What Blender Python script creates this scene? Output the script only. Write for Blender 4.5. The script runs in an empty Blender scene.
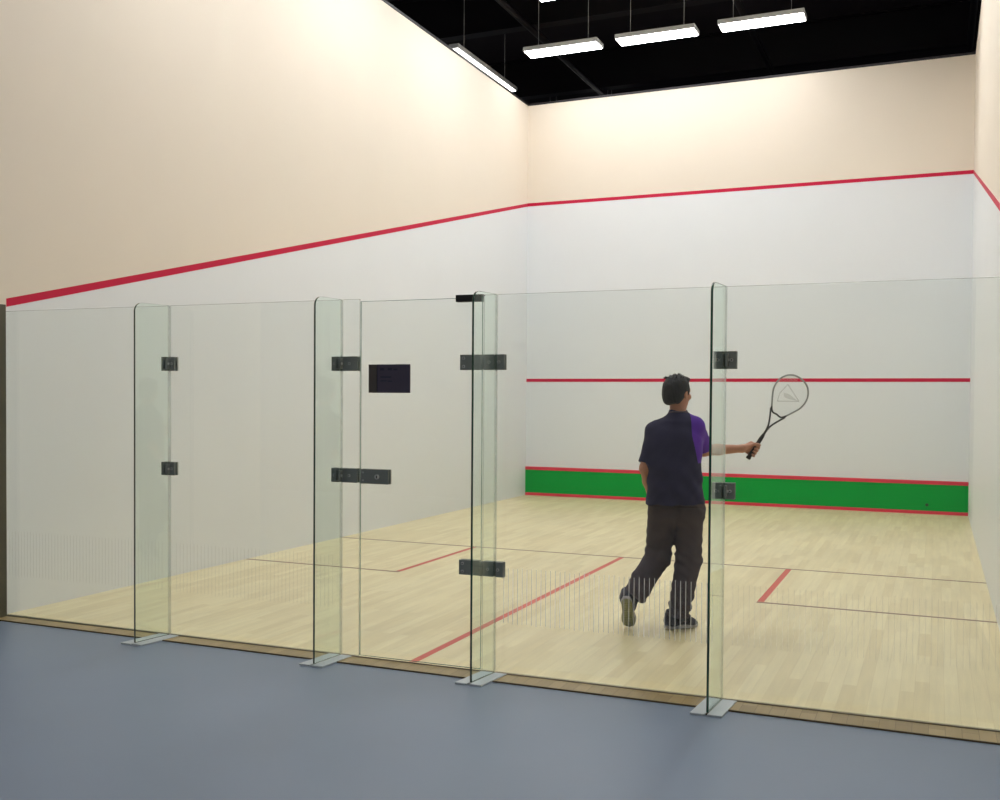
import bpy, bmesh, math, random
import numpy as np
from mathutils import Vector, Matrix
random.seed(7)
S = bpy.context.scene
C = S.collection
PI = math.pi

# ------------------------------------------------------------------ materials
def srgb(r, g, b):
    f = lambda c: ((c/255+.055)/1.055)**2.4 if c > 10 else c/255/12.92
    return (f(r), f(g), f(b), 1)

def new_mat(name):
    m = bpy.data.materials.new(name); m.use_nodes = True
    nt = m.node_tree; nt.nodes.clear()
    out = nt.nodes.new('ShaderNodeOutputMaterial')
    return m, nt, out

def pbr(name, col, rough=.6, metal=0.0, spec=.5, vary=.06, scale=3.0, bump=0.0, bscale=60.0, coat=0.0, stretch=(1, 1, 1)):
    m, nt, out = new_mat(name)
    b = nt.nodes.new('ShaderNodeBsdfPrincipled')
    b.inputs['Roughness'].default_value = rough
    b.inputs['Metallic'].default_value = metal
    b.inputs['Specular IOR Level'].default_value = spec
    b.inputs['Coat Weight'].default_value = coat
    tc = nt.nodes.new('ShaderNodeTexCoord')
    mp = nt.nodes.new('ShaderNodeMapping'); mp.inputs['Scale'].default_value = stretch
    nt.links.new(tc.outputs['Object'], mp.inputs[0])
    n = nt.nodes.new('ShaderNodeTexNoise'); n.inputs['Scale'].default_value = scale; n.inputs['Detail'].default_value = 4
    nt.links.new(mp.outputs[0], n.inputs['Vector'])
    mx = nt.nodes.new('ShaderNodeMix'); mx.data_type = 'RGBA'
    mx.inputs[6].default_value = tuple(c*(1-vary) for c in col[:3])+(1,)
    mx.inputs[7].default_value = tuple(min(1, c*(1+vary)) for c in col[:3])+(1,)
    nt.links.new(n.outputs['Fac'], mx.inputs[0])
    nt.links.new(mx.outputs[2], b.inputs['Base Color'])
    if bump:
        n2 = nt.nodes.new('ShaderNodeTexNoise'); n2.inputs['Scale'].default_value = bscale; n2.inputs['Detail'].default_value = 3
        nt.links.new(mp.outputs[0], n2.inputs['Vector'])
        bp = nt.nodes.new('ShaderNodeBump'); bp.inputs['Strength'].default_value = bump; bp.inputs['Distance'].default_value = .01
        nt.links.new(n2.outputs['Fac'], bp.inputs['Height']); nt.links.new(bp.outputs[0], b.inputs['Normal'])
    nt.links.new(b.outputs[0], out.inputs[0])
    return m

def glass_mat(name, tint, refl=1.0, rough=0.0):
    """clear sheet glass: tinted transmission plus Fresnel reflection (Schlick, same from both sides)"""
    m, nt, out = new_mat(name)
    g = nt.nodes.new('ShaderNodeNewGeometry')
    d = nt.nodes.new('ShaderNodeVectorMath'); d.operation = 'DOT_PRODUCT'
    nt.links.new(g.outputs['Normal'], d.inputs[0]); nt.links.new(g.outputs['Incoming'], d.inputs[1])
    def M(op, a, b=None):
        n = nt.nodes.new('ShaderNodeMath'); n.operation = op
        for i, v in enumerate((a, b)):
            if v is None: continue
            if isinstance(v, (int, float)): n.inputs[i].default_value = v
            else: nt.links.new(v, n.inputs[i])
        return n.outputs[0]
    c = M('ABSOLUTE', d.outputs['Value'])
    p = M('POWER', M('SUBTRACT', 1.0, c), 5.0)
    F = M('MULTIPLY', M('ADD', M('MULTIPLY', p, .96), .04), refl)
    t = nt.nodes.new('ShaderNodeBsdfTransparent'); t.inputs[0].default_value = tint+(1,)
    gl = nt.nodes.new('ShaderNodeBsdfGlossy'); gl.inputs['Roughness'].default_value = rough
    gl.inputs['Color'].default_value = (.95, 1, .97, 1)
    mx = nt.nodes.new('ShaderNodeMixShader')
    nt.links.new(F, mx.inputs[0]); nt.links.new(t.outputs[0], mx.inputs[1]); nt.links.new(gl.outputs[0], mx.inputs[2])
    nt.links.new(mx.outputs[0], out.inputs[0])
    return m

def decal_mat(name, col, alpha):
    m, nt, out = new_mat(name)
    t = nt.nodes.new('ShaderNodeBsdfTransparent')
    b = nt.nodes.new('ShaderNodeBsdfDiffuse'); b.inputs[0].default_value = col
    tr = nt.nodes.new('ShaderNodeBsdfTranslucent'); tr.inputs[0].default_value = col
    ad = nt.nodes.new('ShaderNodeAddShader')
    nt.links.new(b.outputs[0], ad.inputs[0]); nt.links.new(tr.outputs[0], ad.inputs[1])
    tc = nt.nodes.new('ShaderNodeTexCoord')
    n = nt.nodes.new('ShaderNodeTexNoise'); n.inputs['Scale'].default_value = 9
    nt.links.new(tc.outputs['Object'], n.inputs['Vector'])
    mr = nt.nodes.new('ShaderNodeMapRange'); mr.inputs[3].default_value = alpha*.75; mr.inputs[4].default_value = min(1, alpha*1.25)
    nt.links.new(n.outputs['Fac'], mr.inputs[0])
    mx = nt.nodes.new('ShaderNodeMixShader')
    nt.links.new(mr.outputs[0], mx.inputs[0]); nt.links.new(t.outputs[0], mx.inputs[1]); nt.links.new(ad.outputs[0], mx.inputs[2])
    nt.links.new(mx.outputs[0], out.inputs[0])
    return m

def emit_mat(name, col, strength):
    m, nt, out = new_mat(name)
    e = nt.nodes.new('ShaderNodeEmission'); e.inputs[0].default_value = col; e.inputs[1].default_value = strength
    nt.links.new(e.outputs[0], out.inputs[0])
    return m

def maple_mat(name, cols=None):
    MAPLE1, MAPLE2, MAPLE_GAP = cols
    """pale maple strip floor, boards running front to back"""
    m, nt, out = new_mat(name)
    L = nt.links.new
    tc = nt.nodes.new('ShaderNodeTexCoord')
    mp = nt.nodes.new('ShaderNodeMapping'); mp.inputs['Rotation'].default_value = (0, 0, PI/2)
    L(tc.outputs['Object'], mp.inputs[0])
    br = nt.nodes.new('ShaderNodeTexBrick')
    br.inputs['Scale'].default_value = 1.0
    br.inputs['Brick Width'].default_value = .62; br.inputs['Row Height'].default_value = .072
    br.inputs['Mortar Size'].default_value = .0012; br.inputs['Mortar Smooth'].default_value = .5
    br.inputs['Bias'].default_value = 0
    br.inputs['Color1'].default_value = MAPLE1; br.inputs['Color2'].default_value = MAPLE2
    br.inputs['Mortar'].default_value = MAPLE_GAP
    br.offset = .37
    L(mp.outputs[0], br.inputs['Vector'])
    mp2 = nt.nodes.new('ShaderNodeMapping'); mp2.inputs['Scale'].default_value = (22, 1.6, 1)
    L(tc.outputs['Object'], mp2.inputs[0])
    gr = nt.nodes.new('ShaderNodeTexNoise'); gr.inputs['Scale'].default_value = 1.2; gr.inputs['Detail'].default_value = 5
    L(mp2.outputs[0], gr.inputs['Vector'])
    big = nt.nodes.new('ShaderNodeTexNoise'); big.inputs['Scale'].default_value = .9; big.inputs['Detail'].default_value = 2
    L(tc.outputs['Object'], big.inputs['Vector'])
    def mul(src, fac, lo, hi):
        r = nt.nodes.new('ShaderNodeMapRange'); r.inputs[1].default_value = .3; r.inputs[2].default_value = .7
        r.inputs[3].default_value = lo; r.inputs[4].default_value = hi
        L(fac, r.inputs[0])
        c = nt.nodes.new('ShaderNodeVectorMath'); c.operation = 'SCALE'
        L(src, c.inputs[0]); L(r.outputs[0], c.inputs['Scale'])
        return c.outputs[0]
    col = mul(mul(br.outputs['Color'], gr.outputs['Fac'], .93, 1.05), big.outputs['Fac'], .95, 1.04)
    b = nt.nodes.new('ShaderNodeBsdfPrincipled')
    L(col, b.inputs['Base Color'])
    b.inputs['Roughness'].default_value = .34
    b.inputs['Specular IOR Level'].default_value = .42
    L(b.outputs[0], out.inputs[0])
    return m

MAPLE1 = srgb(229, 216, 174); MAPLE2 = srgb(216, 200, 155); MAPLE_GAP = srgb(206, 189, 144)
M_maple = maple_mat('maple_floor', (MAPLE1, MAPLE2, MAPLE_GAP))
M_sill = maple_mat('aged_maple_sill', (srgb(176, 154, 106), srgb(152, 130, 84), srgb(110, 90, 56)))
M_white = pbr('court_white_plaster', srgb(222, 225, 227), .45, vary=.02, scale=1.5, bump=.05, bscale=25, spec=.35)
M_cream = pbr('cream_plaster', srgb(224, 213, 197), .6, vary=.02, scale=1.5, bump=.05, bscale=25, spec=.3)
M_red = pbr('red_line_paint', srgb(192, 6, 58), .55, vary=.03, spec=.3)
M_redf = pbr('red_floor_line_paint', srgb(196, 74, 56), .45, vary=.12, scale=40)
M_brownf = pbr('brown_floor_line_paint', srgb(126, 94, 66), .45, vary=.12, scale=40)
M_green = pbr('green_tin_paint', srgb(0, 152, 56), .7, vary=.05, scale=2, spec=.15)
M_redtin = pbr('red_tin_rail', srgb(214, 48, 70), .5, vary=.03)
M_epoxy = pbr('grey_blue_epoxy', srgb(124, 138, 158), .38, vary=.06, scale=1.4, bump=.03, bscale=120)
M_dark = pbr('dark_roof', srgb(46, 38, 42), .8, vary=.15, scale=2)
M_steel = pbr('black_steel', srgb(34, 30, 33), .5, metal=.3, vary=.1)
M_duct = pbr('galvanised_duct', srgb(150, 150, 155), .4, metal=.6, vary=.1)
M_housing = pbr('lamp_housing', srgb(210, 210, 208), .4, vary=.03)
M_glass = glass_mat('clear_glass', (.975, .987, .978), 1.0)
M_fin = glass_mat('fin_glass', (.945, .98, .962), 1.0)
M_edge = pbr('green_glass_edge', srgb(30, 72, 56), .15, vary=.15, scale=8, coat=.5)
M_edge2 = decal_mat('polished_glass_edge', (.16, .22, .19, 1), .32)
M_edged = decal_mat('door_glass_edge', (.06, .11, .09, 1), .7)
M_clamp = pbr('brushed_dark_steel', srgb(122, 128, 124), .5, metal=.0, vary=.12, scale=60, stretch=(1, 1, 12))
M_clampd = pbr('dark_steel_joint', srgb(38, 40, 40), .45, metal=.4, vary=.1)
M_screw = pbr('bright_screw', srgb(196, 198, 196), .3, metal=.2, vary=.05)
M_plate = pbr('brushed_stainless', srgb(200, 207, 212), .42, metal=.2, vary=.06, scale=40, stretch=(1, 8, 1))
M_slot = pbr('dark_slot', srgb(84, 74, 56), .7, vary=.1)
M_shade_channel = pbr('olive_shade_channel', srgb(88, 84, 68), .6, vary=.1)
M_woodedge_shadow = pbr('sill_edge_shadow', srgb(92, 76, 48), .6, vary=.1)
M_sign = pbr('dark_sign_face', srgb(72, 66, 84), .35, vary=.08, scale=10)
M_signb = pbr('dark_sign_band', srgb(78, 72, 68), .4, vary=.1, scale=10)
M_signt = pbr('sign_lettering', srgb(44, 42, 64), .4, vary=.05)
M_line = decal_mat('white_line_film', (.5, .5, .5, 1), .32)
M_line2 = decal_mat('faint_line_film', (.6, .6, .6, 1), .045)  # same line film at a much lower opacity
M_lamp = emit_mat('lamp_diffuser_glow', (.975, .985, 1, 1), 37)
M_lampf = emit_mat('front_lamp_glow', (.985, .985, 1, 1), 21)
M_lamp2 = emit_mat('hall_lamp_glow', (1, .98, .95, 1), 5)
M_backing = pbr('lobby_wall_paint', srgb(150, 150, 148), .7, vary=.03)

# ------------------------------------------------------------------ helpers
def box(bm, x0, x1, y0, y1, z0, z1, bev=0.0, mi=0, seg=2):
    b = bmesh.new()
    bmesh.ops.create_cube(b, size=1)
    for v in b.verts:
        v.co = Vector(((x0+x1)/2+v.co.x*(x1-x0), (y0+y1)/2+v.co.y*(y1-y0), (z0+z1)/2+v.co.z*(z1-z0)))
    if bev:
        bmesh.ops.bevel(b, geom=b.edges[:], offset=bev, segments=seg, profile=.5, affect='EDGES')
    merge(bm, b, mi)

def merge(bm, b, mi=None):
    mp = {v: bm.verts.new(v.co) for v in b.verts}
    for f in b.faces:
        nf = bm.faces.new([mp[v] for v in f.verts]); nf.material_index = f.material_index if mi is None else mi
        nf.smooth = f.smooth
    b.free()

def quad(bm, pts, mi=0):
    f = bm.faces.new([bm.verts.new(p) for p in pts]); f.material_index = mi

def disc(bm, c, axis, r, h, mi=0, n=12):
    """short bevelled cylinder from c along axis"""
    ax = Vector(axis).normalized(); a = ax.orthogonal().normalized(); b = ax.cross(a)
    c = Vector(c); rings = []
    for rr, hh in ((r, 0), (r, h*.7), (r*.8, h)):
        rings.append([bm.verts.new(c+ax*hh+(a*math.cos(t)+b*math.sin(t))*rr) for t in [2*PI*i/n for i in range(n)]])
    for k in range(2):
        for i in range(n):
            f = bm.faces.new((rings[k][i], rings[k][(i+1) % n], rings[k+1][(i+1) % n], rings[k+1][i])); f.material_index = mi; f.smooth = True
    f = bm.faces.new(rings[2]); f.material_index = mi
    f = bm.faces.new(rings[0][::-1]); f.material_index = mi

def tube(bm, pts, radii, n=8, mi=0, closed=False, flat=1.0, nrm=None):
    """sweep; flat scales the cross-section along nrm"""
    pts = [Vector(p) for p in pts]; N = len(pts)
    if not hasattr(radii, '__len__'): radii = [radii]*N
    rings = []; ref = Vector(nrm) if nrm is not None else None
    for i, p in enumerate(pts):
        if closed: t = pts[(i+1) % N]-pts[i-1]
        else: t = pts[min(i+1, N-1)]-pts[max(i-1, 0)]
        t.normalize()
        if ref is None: ref = t.orthogonal()
        a = (ref-t*ref.dot(t)).normalized(); b = t.cross(a)
        if nrm is None: ref = a
        rings.append([bm.verts.new(p+(a*math.cos(q)*flat+b*math.sin(q))*radii[i]) for q in [2*PI*k/n for k in range(n)]])
    for i in range(N if closed else N-1):
        A, B = rings[i], rings[(i+1) % N]
        for k in range(n):
            f = bm.faces.new((A[k], A[(k+1) % n], B[(k+1) % n], B[k])); f.smooth = True; f.material_index = mi
    if not closed:
        bm.faces.new(rings[0][::-1]).material_index = mi; bm.faces.new(rings[-1]).material_index = mi

def obj(name, bm, mats, parent=None, label=None, loc=None):
    me = bpy.data.meshes.new(name)
    bmesh.ops.recalc_face_normals(bm, faces=bm.faces[:])
    bm.to_mesh(me); bm.free()
    for m in (mats if isinstance(mats, (list, tuple)) else [mats]): me.materials.append(m)
    o = bpy.data.objects.new(name, me); C.objects.link(o)
    if parent: o.parent = parent
    if loc: o.location = loc
    if label: o['label'] = label
    return o

def thing(name, label, cat, loc=(0, 0, 0), rz=0, group=None):
    o = bpy.data.objects.new(name, None); C.objects.link(o)
    o.empty_display_size = .1
    o.location = loc; o.rotation_euler = (0, 0, rz)
    o['label'] = label; o['category'] = cat
    if group: o['group'] = group
    return o

def tag(o, label, cat, group=None):
    o['label'] = label; o['category'] = cat
    if group: o['group'] = group
    return o

def struct(name, bm, mats):
    o = obj(name, bm, mats); o['kind'] = 'structure'; return o

# ------------------------------------------------------------------ the court (6.4 x 9.75 m)
W, D, WT = 6.4, 9.75, 6.15        # width, depth, wall height
GA, GB = -.06, .0225              # the glass back wall runs y = GA + GB*x
gy = lambda x: GA+GB*x
GROT = math.atan(GB)
LW = .05

# court floor with its painted lines
bm = bmesh.new()
box(bm, -.02, W+.02, 0.0, D+.02, -.06, 0, 0, 0)
quad(bm, [(-.0, gy(0)-.0, .0), (W, gy(W), .0), (W, .0, .0), (-.0, .0, .0)], 0)
box(bm, -.02, W+.02, -.075, 0.0, -.06, 0, 0, 0)
SL = D-5.44
def fl(x0, x1, y0, y1, mi=1): box(bm, x0, x1, y0, y1, -.001, .0008, 0, mi)
fl(0, W, SL, SL+.04, 2)
fl(W/2-LW/2, W/2+LW/2, .055, SL)
fl(1.6, 1.6+LW, SL-1.6, SL); fl(0, 1.6+LW, SL-1.6-LW, SL-1.6-.01, 2)
fl(W-1.6-LW, W-1.6, SL-1.6, SL); fl(W-1.6-LW, W, SL-1.6-LW, SL-1.6-.01, 2)
struct('floor', bm, [M_maple, M_redf, M_brownf])

# wooden sill outside the glass, following it
bm = bmesh.new()
n = 1
for xa, xb in ((-.05, 6.9),):
    a0, a1 = -.19, -.085
    pts_o = (xa, gy(xa)-.115), (xb, gy(xb)-.19)
    lo = [(xa, gy(xa)+.0, .0), (xb, gy(xb)+.0, .0)]
    top = [bm.verts.new(p) for p in ((xa, gy(xa)-.115, .006), (xb, gy(xb)-.185, .006), (xb, gy(xb)+.0, .006), (xa, gy(xa)+.0, .006))]
    bot = [bm.verts.new((v.co.x, v.co.y, -.05)) for v in top]
    bm.faces.new(top).material_index = 0
    for i in range(4):
        f = bm.faces.new((top[i], top[(i+1) % 4], bot[(i+1) % 4], bot[i])); f.material_index = 1
    # dark strip painting the thin shadow along the sill's outer edge
    o = [(xa, gy(xa)-.121, 0), (xb, gy(xb)-.191, 0), (xb, gy(xb)-.183, 0), (xa, gy(xa)-.113, 0)]
    t2 = [bm.verts.new((p[0], p[1], .0075)) for p in o]; b2 = [bm.verts.new((p[0], p[1], -.01)) for p in o]
    bm.faces.new(t2).material_index = 1
    for i in range(4): bm.faces.new((t2[i], t2[(i+1) % 4], b2[(i+1) % 4], b2[i])).material_index = 1
struct('trim_1', bm, [M_sill, M_woodedge_shadow])

# grey floor of the hall outside
bm = bmesh.new()
box(bm, -7, 14, -9, -.06, -.08, 0, 0, 0)
struct('floor_hall', bm, [M_epoxy])
bm = bmesh.new()
box(bm, -7, 14, D+.2, 26, -.08, 0, 0, 0)
struct('floor_rear', bm, [M_epoxy])

# front wall: white below the out line, cream above
OF, OB = 4.57, 2.165
bm = bmesh.new()
box(bm, -.2, W+.2, D, D+.2, 0, OF+.02, 0, 0)
box(bm, -.2, W+.2, D, D+.2, OF+.02, WT, 0, 1)
box(bm, 0, W, D-.002, D+.01, 1.797, 1.847, 0, 2)
box(bm, 0, W, D-.002, D+.01, OF, OF+LW, 0, 2)
struct('wall_front', bm, [M_white, M_cream, M_red])

def side_wall(name, xi, xo, sgn):
    bm = bmesh.new()
    y0, ye = 0, -3.2
    def prism(poly, xa, xb, mi):
        A = [bm.verts.new((xa, p[0], p[1])) for p in poly]; B = [bm.verts.new((xb, p[0], p[1])) for p in poly]
        k = len(poly)
        bm.faces.new(A).material_index = mi; bm.faces.new(B).material_index = mi
        for i in range(k): bm.faces.new((A[i], A[(i+1) % k], B[(i+1) % k], B[i])).material_index = mi
    ob = OB-.03*(OF-OB)/D
    prism([(y0, 0), (D, 0), (D, OF+.02), (y0, ob+.02)], xi, xo, 0)
    prism([(y0, ob+.02), (D, OF+.02), (D, WT), (y0, WT)], xi, xo, 1)
    prism([(ye, 0), (y0, 0), (y0, WT), (ye, WT)], xi, xo, 1)
    prism([(y0, ob), (D, OF), (D, OF+LW), (y0, ob+LW+.008)], xi+sgn*.002, xi-sgn*.01, 2)
    struct(name, bm, [M_white, M_cream, M_red])
side_wall('wall_left', 0, -.2, 1)
side_wall('wall_right', W, W+.2, -1)

# channel by the glass; its dark olive paints the shaded end of the left wall
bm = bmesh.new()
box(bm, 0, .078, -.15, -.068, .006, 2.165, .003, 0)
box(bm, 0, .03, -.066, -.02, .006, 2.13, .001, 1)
struct('trim_2', bm, [M_shade_channel, M_white])

# slot channel under the glass
bm = bmesh.new()
t = bmesh.new(); box(t, 0, 6.42, -.009, .009, .0, .0085, .001)
bmesh.ops.rotate(t, verts=t.verts, cent=(0, 0, 0), matrix=Matrix.Rotation(GROT, 3, 'Z'))
bmesh.ops.translate(t, verts=t.verts, vec=(0, GA, 0)); merge(bm, t, 0)
struct('trim_3', bm, [M_slot])

# hall ceiling with black beams, beyond and above the walls
bm = bmesh.new()
box(bm, -7, 14, -9, 26, 8.0, 8.1, 0, 0)
ceil = struct('ceiling', bm, [M_dark])
for k in range(10):
    y = -7.5+k*3.4
    bm = bmesh.new()
    box(bm, -6.9, 13.9, y-.1, y+.1, 7.28, 7.31, 0); box(bm, -6.9, 13.9, y-.1, y+.1, 7.97, 8.0, 0)
    box(bm, -6.9, 13.9, y-.012, y+.012, 7.3, 7.98, 0)
    obj('beam', bm, M_steel, ceil)
for k in range(7):
    x = -6+k*3.1
    bm = bmesh.new()
    tube(bm, [(x, -8.9, 7.2), (x, 25.9, 7.2)], .05, 8)
    obj('purlin', bm, M_steel, ceil)
# rear hall wall far beyond the court
bm = bmesh.new(); box(bm, -7, 14, 25.8, 26, 0, 8.0, 0, 0); struct('wall_rear', bm, [M_dark])

# metal top rail capping the front and left wall
bm = bmesh.new()
box(bm, -.21, W+.21, D-.006, D+.21, WT, WT+.035, .004)
box(bm, -.21, .006, -3.2, D+.21, WT, WT+.035, .004)
struct('trim_4', bm, [M_steel])

# lamps ------------------------------------------------------------
def lamp(x, y, z, L, Wd, label, group, mat, along='y', name='ceiling_lamp', hang=8.0):
    t = thing(name, label, 'lamp', (x, y, z), 0 if along == 'y' else PI/2, group)
    bm = bmesh.new()
    box(bm, -Wd/2-.02, Wd/2+.02, -L/2-.02, L/2+.02, .012, .075, .006)
    for s in (-1, 1):
        tube(bm, [(0, s*L*.35, .07), (0, s*L*.35, hang-z)], .004, 6)
    obj('housing', bm, M_housing, t)
    bm = bmesh.new(); box(bm, -Wd/2, Wd/2, -L/2, L/2, 0, .02, .003)
    obj('diffuser', bm, mat, t)
    return t
row = {1.3: 'left', 5.1: 'right'}
for x in (1.3, 5.1):
    for y, w in ((1.3, 'nearest the glass wall'), (4.0, 'second from the glass wall'), (6.6, 'third from the glass wall')):
        lamp(x, y, 6.75, 1.5, .32, 'white linear lamp hung over the %s half of the court, %s' % (row[x], w), 'lamps hung over the court', M_lamp)
for x, w in ((.9, 'the left corner'), (2.3, 'the middle, left of centre'), (3.75, 'the middle, right of centre')):
    lamp(x, 8.85, 6.62, 1.1, .28, 'white lamp washing the front wall near %s' % w, 'lamps along the front wall', M_lampf, 'x')
lamp(-.55, 9.3, 6.62, 2.2, .12, 'slim white strip lamp just outside the left wall by the far corner', None, M_lamp2, name='strip_lamp')
for (x, y, w, l) in ((-1.6, 13.6, .9, .5), (-.3, 14.6, .8, .4), (1.6, 15.4, .7, .22)):
    pass
lamp(-1.25, 14.2, 7.3, .5, 1.3, 'wide pale lamp panel in the dark hall beyond the front wall', None, M_lamp2, name='panel_lamp')
lamp(.1, 13.7, 7.05, .35, .9, 'small pale lamp panel beyond the front wall, right of the wide one', None, M_lamp2, name='panel_lamp')

# tin -----------------------------------------------------------------
t = thing('tin_board', 'green tin board with red rails along the foot of the front wall', 'tin board', (W/2, D, 0))
bm = bmesh.new(); box(bm, -W/2, W/2, -.022, -.002, .045, .405, .001)
obj('panel', bm, M_green, t)
bm = bmesh.new(); box(bm, -W/2, W/2, -.03, -.002, .405, .455, .004)
obj('top_rail', bm, M_redtin, t, 'red top rail')
bm = bmesh.new(); box(bm, -W/2, W/2, -.026, -.002, .0, .045, .003)
obj('bottom_rail', bm, M_redtin, t, 'thin red bottom rail')
bm = bmesh.new(); disc(bm, (5.89-W/2, -.022, .125), (0, -1, 0), .022, .006)
obj('fixing', bm, pbr('dark_fixing', srgb(20, 60, 30), .5), t, 'small dark fixing near the right end')

# ------------------------------------------------------------------ glass back wall
def glass_slab(bm, x0, x1, z0, z1, th=.012, rcorner=0.0, ch=.0022):
    """sheet in the xz-plane, material 0 on faces, 1 on the cut edges (chamfered)"""
    box(bm, x0, x1, -th/2, th/2, z0, z1, ch, 0, 1)

def edge_split(bm, axis):
    bm.faces.ensure_lookup_table()
    for f in bm.faces:
        f.normal_update()
        f.material_index = 0 if abs(f.normal[axis]) > .99 else 1

GT = 2.12
def panel(x0, x1, label, lines=None):
    t = thing('glass_wall_segment', label, 'glass panel', (x0, gy(x0), .012), GROT)
    w = x1-x0
    bm = bmesh.new(); glass_slab(bm, 0, w, 0, GT-.012); edge_split(bm, 1)
    obj('pane', bm, [M_glass, M_edge2], t)
    if lines:
        bm = bmesh.new(); n = int((w-.06)/.0275)
        for i in range(n):
            x = (w-(n-1)*.0275)/2+i*.0275
            box(bm, x-.0021, x+.0021, -.0073, -.0062, .29-.012+random.uniform(-.004, .004), .60-.012+random.uniform(-.004, .004))
        obj('line_film', bm, lines, t, 'row of thin white vertical safety lines')
    return t
panel(.014, 1.476, 'wide clear glass panel between the left wall and the first fin', M_line2)
panel(1.478, 2.746, 'wide clear glass panel between the first and second fins from the left', M_line2)
panel(2.748, 2.868, 'narrow clear glass strip between the second fin from the left and the door')
panel(3.658, 3.737, 'very narrow clear glass strip between the door and the third fin from the left')
panel(3.739, 4.998, 'wide clear glass panel in front of the player, between third and fourth fins', M_line)
panel(5.000, 6.39, 'wide clear glass panel between the rightmost fin and the right wall', M_line2)

def leaf(bm, x0, x1, z0, z1, side, screws=()):
    """clamp plate on one side of the glass"""
    y0, y1 = (-.020, -.0062) if side < 0 else (.0062, .020)
    box(bm, x0, x1, y0, y1, z0, z1, .002, 0)
    for sx, sz in screws:
        disc(bm, (sx, y0 if side < 0 else y1, sz), (0, side, 0), .0085, .004, 1)
        disc(bm, (sx, (y0-.004) if side < 0 else (y1+.004), sz), (0, side, 0), .004, .0006, 2)

def clamp(parent, x0, xf, x1, z0, z1, label=None):
    """glass-to-fin clamp, x relative to the fin at xf=0"""
    bm = bmesh.new(); g = .0085; zc = (z0+z1)/2
    leaf(bm, x0, -g, z0, z1, -1, [((x0-g)/2-.004, zc)])
    leaf(bm, g, x1, z0, z1, -1, [((x1+g)/2, zc)])
    leaf(bm, x0, x1, z0, z1, 1, [(x0/2, zc), (x1/2, zc)])
    # lugs that grip the fin
    box(bm, -.019, -.0064, -.055, -.02, z0+.012, z1-.012, .002, 0)
    box(bm, .0064, .019, -.055, -.02, z0+.012, z1-.012, .002, 0)
    disc(bm, (.019, -.038, zc), (1, 0, 0), .008, .004, 1)
    disc(bm, (-.019, -.038, zc), (-1, 0, 0), .008, .004, 1)
    return obj('clamp', bm, [M_clamp, M_screw, M_clampd], parent, label)

def fin(xj, dx, length, label, clamps):
    t = thing('glass_fin', label, 'glass fin', (xj, gy(xj), .0), GROT)
    th = .012; L = length; z0 = .010; z1 = GT; R = .055
    # outline in y-z: inner top corner square, outer top corner rounded
    out = [(-.012, z0), (-.012, z1)]
    for k in range(9):
        a = PI/2+PI/2*k/8
        out.append((-L+R+R*math.cos(a), z1-R+R*math.sin(a)))
    out.append((-L, z0))
    bm = bmesh.new()
    sx = lambda y: dx*(-y/L)
    A = [bm.verts.new((sx(p[0])-th/2, p[0], p[1])) for p in out]; B = [bm.verts.new((sx(p[0])+th/2, p[0], p[1])) for p in out]
    bm.faces.new(A).material_index = 0; bm.faces.new(B).material_index = 0
    k = len(out)
    for i in range(k):
        f = bm.faces.new((A[i], A[(i+1) % k], B[(i+1) % k], B[i])); f.material_index = 1 if i else 2
        if 2 <= i <= 10: f.smooth = True
    obj('pane', bm, [M_fin, M_edge, M_edge2], t)
    bm = bmesh.new()
    for s in (-1, 1):
        b2 = bmesh.new()
        xa, xb = (.0065, .078) if s > 0 else (-.078, -.0065)
        box(b2, xa, xb, -L-.030, -.010, .0, .010, .0015)
        for v in b2.verts: v.co.x += sx(v.co.y)
        merge(bm, b2, 0)
    b2 = bmesh.new(); box(b2, -.0065, .0065, -L-.01, -.014, .0, .005)
    for v in b2.verts: v.co.x += sx(v.co.y)
    merge(bm, b2, 1)
    obj('base_plate', bm, [M_plate, M_slot], t, 'pale steel base plate on the floor')
    for c in clamps: clamp(t, *c)
    return t
fin(1.477, -.046, .268, 'leftmost upright glass fin with two small square clamps', [(-.054, 0, .05, 1.703, 1.792), (-.054, 0, .05, 1.035, 1.12)])
f2 = fin(2.747, -.030, .252, 'second upright glass fin from the left, beside the door lock', [(-.062, 0, .114, 1.698, 1.783), (-.062, 0, .114, 1.038, 1.122)])
fin(3.738, -.040, .242, 'third upright glass fin from the left, beside the door hinges', [])
fin(4.999, -.026, .262, 'rightmost upright glass fin, crossing the player\'s outstretched arm', [(-.060, 0, .056, 1.70, 1.79), (-.062, 0, .054, 1.036, 1.12)])

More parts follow.
